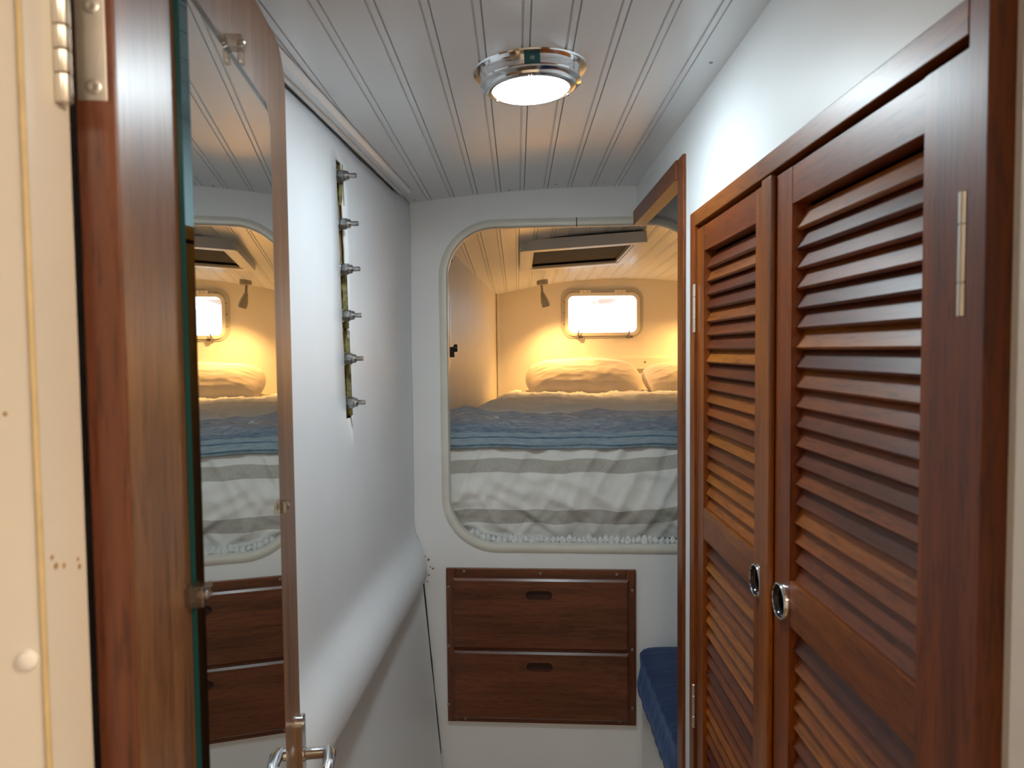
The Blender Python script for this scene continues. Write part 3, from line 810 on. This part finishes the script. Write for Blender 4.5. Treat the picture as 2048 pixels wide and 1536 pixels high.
solo('pillow', pillow((.325, 3.60, 1.352), .575, .32, .16, math.radians(-64), 1.3), 'pillow', 'plump pillow lit by the reading lamp, nearer the berth corner', 'pillow', group='pillows on the bed', angle=80)
solo('pillow', pillow((.905, 3.60, 1.342), .575, .30, .15, math.radians(-66), 6.1), 'pillow', 'second pillow, under the batten screw and half behind the alcove post', 'pillow', group='pillows on the bed', angle=80)

# ================================================================== WINDOW, HATCH, SIDE PORT
w1 = empty('window_1', 'bright rectangular opening port in the berth back wall', 'window', Matrix.Translation((.454, 3.9, 1.56)), kind='structure')
OX0, OX1, OZa, OZb = .234, .672, 1.560, 1.826
put('flange', G().plate(rrect(OX0, OX1, OZa, OZb, .062), [rrect(PX0-.010, PX1+.010, PZ0-.010, PZ1+.010, .040)], 3.892, 3.9, T_xz), 'portframe', w1, bevel=.0015, label='grey fixed port flange')
put('sash', G().plate(rrect(PX0-.0165, PX1+.0165, PZ0-.0165, PZ1+.0165, .044), [rrect(PX0, PX1, PZ0, PZ1, .030)], 3.880, 3.900, T_xz), 'portwhite', w1, bevel=.002, label='white opening sash')
put('glass_pane', G().plate(rrect(PX0-.004, PX1+.004, PZ0-.004, PZ1+.004, .03), [], 3.894, 3.898, T_xz), 'glass', w1, smooth=False)
for hx in (.3625, .5475):
    h = put('hinge', G().box(hx-.030, hx-.011, 3.876, 3.892, PZ1+.008, PZ1+.030).box(hx+.011, hx+.030, 3.876, 3.892, PZ1+.008, PZ1+.030), 'portwhite', w1, bevel=.002)
    put('hinge_pin', G().box(hx-.0095, hx+.0095, 3.878, 3.892, PZ1+.017, PZ1+.031), 'portwhite', h, bevel=.002)
for lx, s_ in ((.322, 1), (.591, -1)):
    la = put('latch', G().box(lx-.006, lx+.006, 3.872, 3.884, PZ0-.032, PZ0-.010).box(lx-.012, lx+.026*1, 3.884, 3.892, PZ0-.030, PZ0-.020), 'screw', w1, bevel=.002)
    put('latch_lever', G().tube([(lx, 3.872, PZ0-.024), (lx+.001, 3.866, PZ0-.005), (lx+.004, 3.862, PZ0+.014)], [.006, .0045, .0015], 8), 'screw', la)
for px, py in ((1146, 585), (1191, 585), (1213, 585), (1259, 585), (1128, 604), (1128, 626), (1128, 649), (1275, 605), (1275, 627), (1274, 650), (1144, 667), (1192, 667), (1209, 668), (1256, 668)):
    p = on(px, py, (0, 3.892, 0), (0, 1, 0)); screw(w1, p, (0, -1, 0), .0042)

hxc, hyc = .236, 2.84
tilt = .68*math.atan(2*(.13+.056*.42)*(.55-hxc))
HM = Matrix.Translation((hxc, hyc, zb(hxc, hyc)-.016)) @ Matrix.Rotation(-tilt, 4, 'Y') @ Matrix.Rotation(math.radians(-1.5), 4, 'X')
w2 = empty('window_2', 'white framed roof hatch with a closed dark blind above the bed', 'hatch', HM, kind='structure')
put('hatch_frame', G().plate(rrect(-.226, .226, -.27, .27, .02, 4), [rrect(-.186, .186, -.225, .225, .012, 4)], -.027, .012, T_xy), 'hatchwhite', w2, world=False, bevel=.004)
put('inner_frame', G().plate(rrect(-.1855, .1855, -.2245, .2245, .012, 4), [rrect(-.176, .176, -.215, .215, .01, 4)], -.024, .002, T_xy), 'portwhite', w2, world=False, bevel=.001)
put('blind', G().box(-.177, .177, -.216, .216, -.010, -.005), 'blind', w2, world=False, smooth=False)
put('blind_bar', G().box(-.174, .174, .196, .213, -.020, -.010), 'black', w2, world=False, bevel=.002)

w3 = empty('window_3', 'narrow side port with a black knob in the berth side wall', 'window', Matrix.Translation((bl(2.25), 2.25, 1.45)), kind='structure')
def T_l(a, b, w_): return Vector((bl(a)+w_, a, b))
put('flange', G().plate(rrect(2.10, 2.405, 1.43, 1.72, .06), [rrect(2.13, 2.375, 1.46, 1.69, .045)], 0, .012, T_l), 'portwhite', w3, bevel=.002)
put('glass_pane', G().plate(rrect(2.128, 2.377, 1.458, 1.692, .045), [], .001, .004, T_l), 'blackcup', w3, smooth=False)
put('knob', G().lathe([(.004, 0), (.004, .012), (.012, .014), (.013, .020), (.011, .026)], T_l(2.385, 1.508, .010), (1, 0, 0), 16).box(bl(2.385)+.012, bl(2.385)+.026, 2.377, 2.393, 1.478, 1.508), 'black', w3, bevel=.001)
hk = put('cleat', G().lathe([(.012, 0), (.012, .004), (.006, .006), (.006, .016), (.009, .018)], T_l(2.42, 1.80, 0), (1, -.08, 0), 14), 'oldsteel', None, True, 'small metal stud high on the berth side wall', 'stud')

# ================================================================== READING LIGHT
def reading_light(x, y, s_, label):
    zt = zb(x, y)
    e = empty('reading_light', label, 'lamp', Matrix.Translation((x, y, zt)), group='reading lights over the bed')
    put('base', G().lathe([(.028, .004), (.0285, -.002), (.0285, -.020), (.026, -.023)], (x, y, zt), n=28), 'greymetal', e)
    j = Vector((x-.001, y-.002, zt-.062))
    put('stem', G().tube([(x-.004, y, zt-.022), (x-.002, y-.001, zt-.045), j], .0062, 12), 'greymetal', e)
    d = Vector((.30*s_, .10, -1)).normalized()
    hd = put('head', G().lathe([(.004, -.004), (.0095, 0), (.0125, .014), (.0195, .040), (.0215, .060), (.0205, .074), (.0185, .074), (.0165, .058)], j, d, 24, cap=False), 'greymetal', e)
    put('bulb', G().lathe([(.015, .058), (.012, .063), (.004, .066), (.0005, .0662)], j, d, 18), 'bulb', hd)
    L = bpy.data.lights.new('reading_beam', 'SPOT'); L.energy = SPOT_POWER; L.color = (1, .53, .155)
    L.spot_size = math.radians(140); L.spot_blend = 1; L.shadow_soft_size = .02
    lo = bpy.data.objects.new('reading_beam', L); COL.objects.link(lo); lo.parent = e
    lo.matrix_basis = WM[e.name].inverted() @ (Matrix.Translation(j+d*.078) @ Vector((0, 0, -1)).rotation_difference((d+Vector((.0, -.06, 0))).normalized()).to_matrix().to_4x4())
reading_light(.128, 3.69, 1, 'small grey swivel reading light on the berth ceiling by the window')
reading_light(1.02, 3.69, -1, 'matching reading light over the second pillow, beyond the alcove post')

# ================================================================== CHAINPLATE WITH BOLTS
cpm = Matrix.Translation((xl(1.38), 1.38, 1.36))
cp = empty('chainplate', 'shiny metal chainplate strip with six nuts in a slot in the liner', 'chainplate', cpm)
def T_s(a, b, w_):   # a across the slot from its centre line
    y = (SL0+SL1)/2+slant(b)+a; return Vector((xl(y)+w_, y, b))
put('strip', G().plate(rect(-.026, .026, SZ0-.02, SZ1+.02), [], -.013, -.007, T_s), 'gold', cp, smooth=False)
# frayed laminate along the edge of the slot
for a, b0, b1 in ((.019, 1.775, 1.850), (.017, 1.545, 1.665), (.018, 1.376, 1.54)):
    g = G(); nn = 14; vs = []
    for i in range(nn+1):
        z = b0+(b1-b0)*i/nn; wd = .0065*math.sin(PI*min(1, (i+.6)/nn))+.0022*N3(z*90, 0, 4)
        vs += [T_s(a+.002, z, -.010), T_s(a-wd, z, -.006+.002*N3(z*60, 1, 1)), T_s(a+.002, z, .0015)]
    fs = [(3*i+k_, 3*(i+1)+k_, 3*(i+1)+(k_+1) % 3, 3*i+(k_+1) % 3) for i in range(nn) for k_ in range(3)] + [(0, 1, 2), (3*nn, 3*nn+1, 3*nn+2)]
    g.add(vs, fs); put('frayed_edge', g, 'fray', cp, angle=20)
for (px, py) in ((690, 353), (690, 446), (697, 539), (700, 631), (705, 717), (708, 804)):
    z = on(px, py, (-.318, 0, 0), (1, 0, 0)).z
    b = T_s(.0, z, -.006)
    bo = put('bolt', G().lathe([(.0045, 0), (.0045, .030), (.0048, .031), (.0045, .032), (.0048, .033), (.0045, .034), (.0048, .035), (.0040, .038)], b, (1, 0, 0), 14), 'oldsteel', cp)
    put('washer', G().lathe([(.0125, .001), (.0125, .003), (.005, .003)], b, (1, 0, 0), 20), 'steel', bo)
    hexp = [(0.0115*math.cos(k_*PI/3+.3), 0.0115*math.sin(k_*PI/3+.3)) for k_ in range(6)]
    put('nut', G().plate(hexp, [], .003, .0165, lambda a_, b_, w_, b=b: b+Vector((w_, a_, b_))), 'oldsteel', bo, bevel=.0008)
    put('collar', G().lathe([(.0085, .0165), (.0090, .019), (.0080, .023), (.0056, .0245)], b, (1, 0, 0), 16), 'oldsteel', bo)

# ================================================================== DOME LIGHT
LX, LY = .023, 1.150; LZ = zc(LX)
TL = math.atan(2*.115*(.24-LX))
dm_ = Matrix.Translation((LX, LY, LZ)) @ Matrix.Rotation(-TL, 4, 'Y')
dl = empty('dome_light', 'round chrome dome light glowing cool white on the planked ceiling', 'lamp', dm_)
put('flange', G().lathe([(.060, .001), (.0885, .001), (.0890, -.001), (.0880, -.003), (.079, -.0045)], (0, 0, 0), n=64), 'chrome', dl, world=False)
put('housing', G().lathe([(.079, -.003), (.0775, -.006), (.0765, -.0175), (.0785, -.020), (.0785, -.0225), (.0735, -.0245), (.0715, -.0255), (.0705, -.029), (.0675, -.031), (.0605, -.0312), (.0590, -.030)], (0, 0, 0), n=64, cap=False), 'chrome', dl, world=False)
put('lens', G().lathe([(.0600, -.0302), (.056, -.0335), (.046, -.0368), (.030, -.0392), (.012, -.0403), (.0008, -.0405)], (0, 0, 0), n=48), 'lens', dl, world=False, label='glowing white lens')
for a in (25, 145, 268): 
    c = Vector((.0665*math.cos(math.radians(a)), .0665*math.sin(math.radians(a)), -.0308))
    put('rim_screw', G().lathe([(.0028, 0), (.0028, .0012), (.0018, .0022)], c, (0, 0, -1), 10), 'chrome', dl, world=False)
for a in (-148, -28, 92):
    c = Vector((.083*math.cos(math.radians(a)), .083*math.sin(math.radians(a)), -.0035))
    put('flange_screw', G().lathe([(.0036, 0), (.0036, .001), (.002, .0022)], c, (0, 0, -1), 10), 'screw', dl, world=False)
g = G(); vs = []
A0, A1 = math.radians(-97.5), math.radians(-80.5)
for i in range(9):
    a = A0+(A1-A0)*i/8
    for r, z in ((.0765, -.005), (.0795, -.005), (.0795, -.0190), (.0765, -.0190)): vs.append((r*math.cos(a), r*math.sin(a), z))
g.add(vs, [(4*i+k_, 4*i+(k_+1) % 4, 4*i+4+(k_+1) % 4, 4*i+4+k_) for i in range(8) for k_ in range(4)] + [(0, 1, 2, 3), (32, 33, 34, 35)])
sw = put('switch', g, 'teal', dl, world=False, label='teal rocker switch')
fc = bpy.data.curves.new('mark', 'FONT'); fc.body = '10'; fc.size = .0070; fc.extrude = .0002; fc.align_x = 'CENTER'; fc.align_y = 'CENTER'
fo = bpy.data.objects.new('mark', fc); COL.objects.link(fo)
bpy.context.view_layer.update()
me = bpy.data.meshes.new_from_object(fo); bpy.data.objects.remove(fo)
me.materials.append(M['print'])
mo_ = bpy.data.objects.new('switch_mark', me); COL.objects.link(mo_); mo_.parent = sw
mo_.matrix_basis = Matrix.Translation((.0012, -.0798, -.0118)) @ Matrix.Rotation(PI/2, 4, 'X')

# ================================================================== BOAT SEEN THROUGH THE PORT
M['hullwhite'] = plain('far_white_gelcoat', (.82, .83, .84), .3, var=.02)
M['peach'] = plain('far_peach_canvas', (.62, .44, .34), .8, var=.1)
M['bluegrey'] = plain('far_bluegrey_vinyl', (.40, .50, .56), .5, var=.1)
bx, by = 1.1, 9.5
nb = empty('moored_boat', 'pale boat moored outside the berth window', 'boat', Matrix.Translation((bx, by, .2)))
def bh(u, v):
    t = u*2-1; beam = .75*(1-abs(t)**3*.75); a = v*PI
    return Vector((bx+2.2*t, by-beam*math.cos(a)*1.0, 1.72+.12*t*t-(1.5*(1-abs(t)**4*.5))*math.sin(a)**.8))
put('hull', G().grid(bh, 24, 14), 'hullwhite', nb)
put('deck', G().plate([(bx+2.15*t/12, by-.74*(1-abs(t/12)**3*.75)) for t in range(-12, 13)] + [(bx+2.15*t/12, by+.74*(1-abs(t/12)**3*.75)) for t in range(12, -13, -1)], [], 1.69, 1.72, T_xy), 'hullwhite', nb)
put('cabin', G().plate([(.35, 1.72), (1.75, 1.72), (1.60, 2.02), (.55, 2.02)], [], by-.45, by+.45, T_xz), 'hullwhite', nb, bevel=.03)
put('awning', G().plate([(.98, 2.12), (1.28, 2.12), (1.26, 2.165), (1.0, 2.16)], [], by-.5, by+.5, T_xz), 'peach', nb, bevel=.008)
for ax in (.99, 1.27): put('awning_post', G().tube([(ax, by-.45, 1.95), (ax, by-.45, 2.13)], .012, 8), 'hullwhite', nb)
put('fender', G().lathe([(.01, 0), (.06, .03), (.085, .10), (.085, .17), (.05, .22), (.012, .24)], (1.47, by-.82, 1.86), (.25, 0, 1), 16), 'bluegrey', nb)
for wx in (.80, .96, 1.12): put('cabin_window', G().plate(rrect(wx, wx+.10, 1.84, 1.89, .02, 4), [], by-.462, by-.448, T_xz), 'bluegrey', nb)
solo('floor_water', G().box(-12, 14, 4.3, 24, .2, .45), plain('harbour_water', (.30, .36, .38), .08, var=.1), 'pale harbour water under the moored boat', 'water', kind='structure')
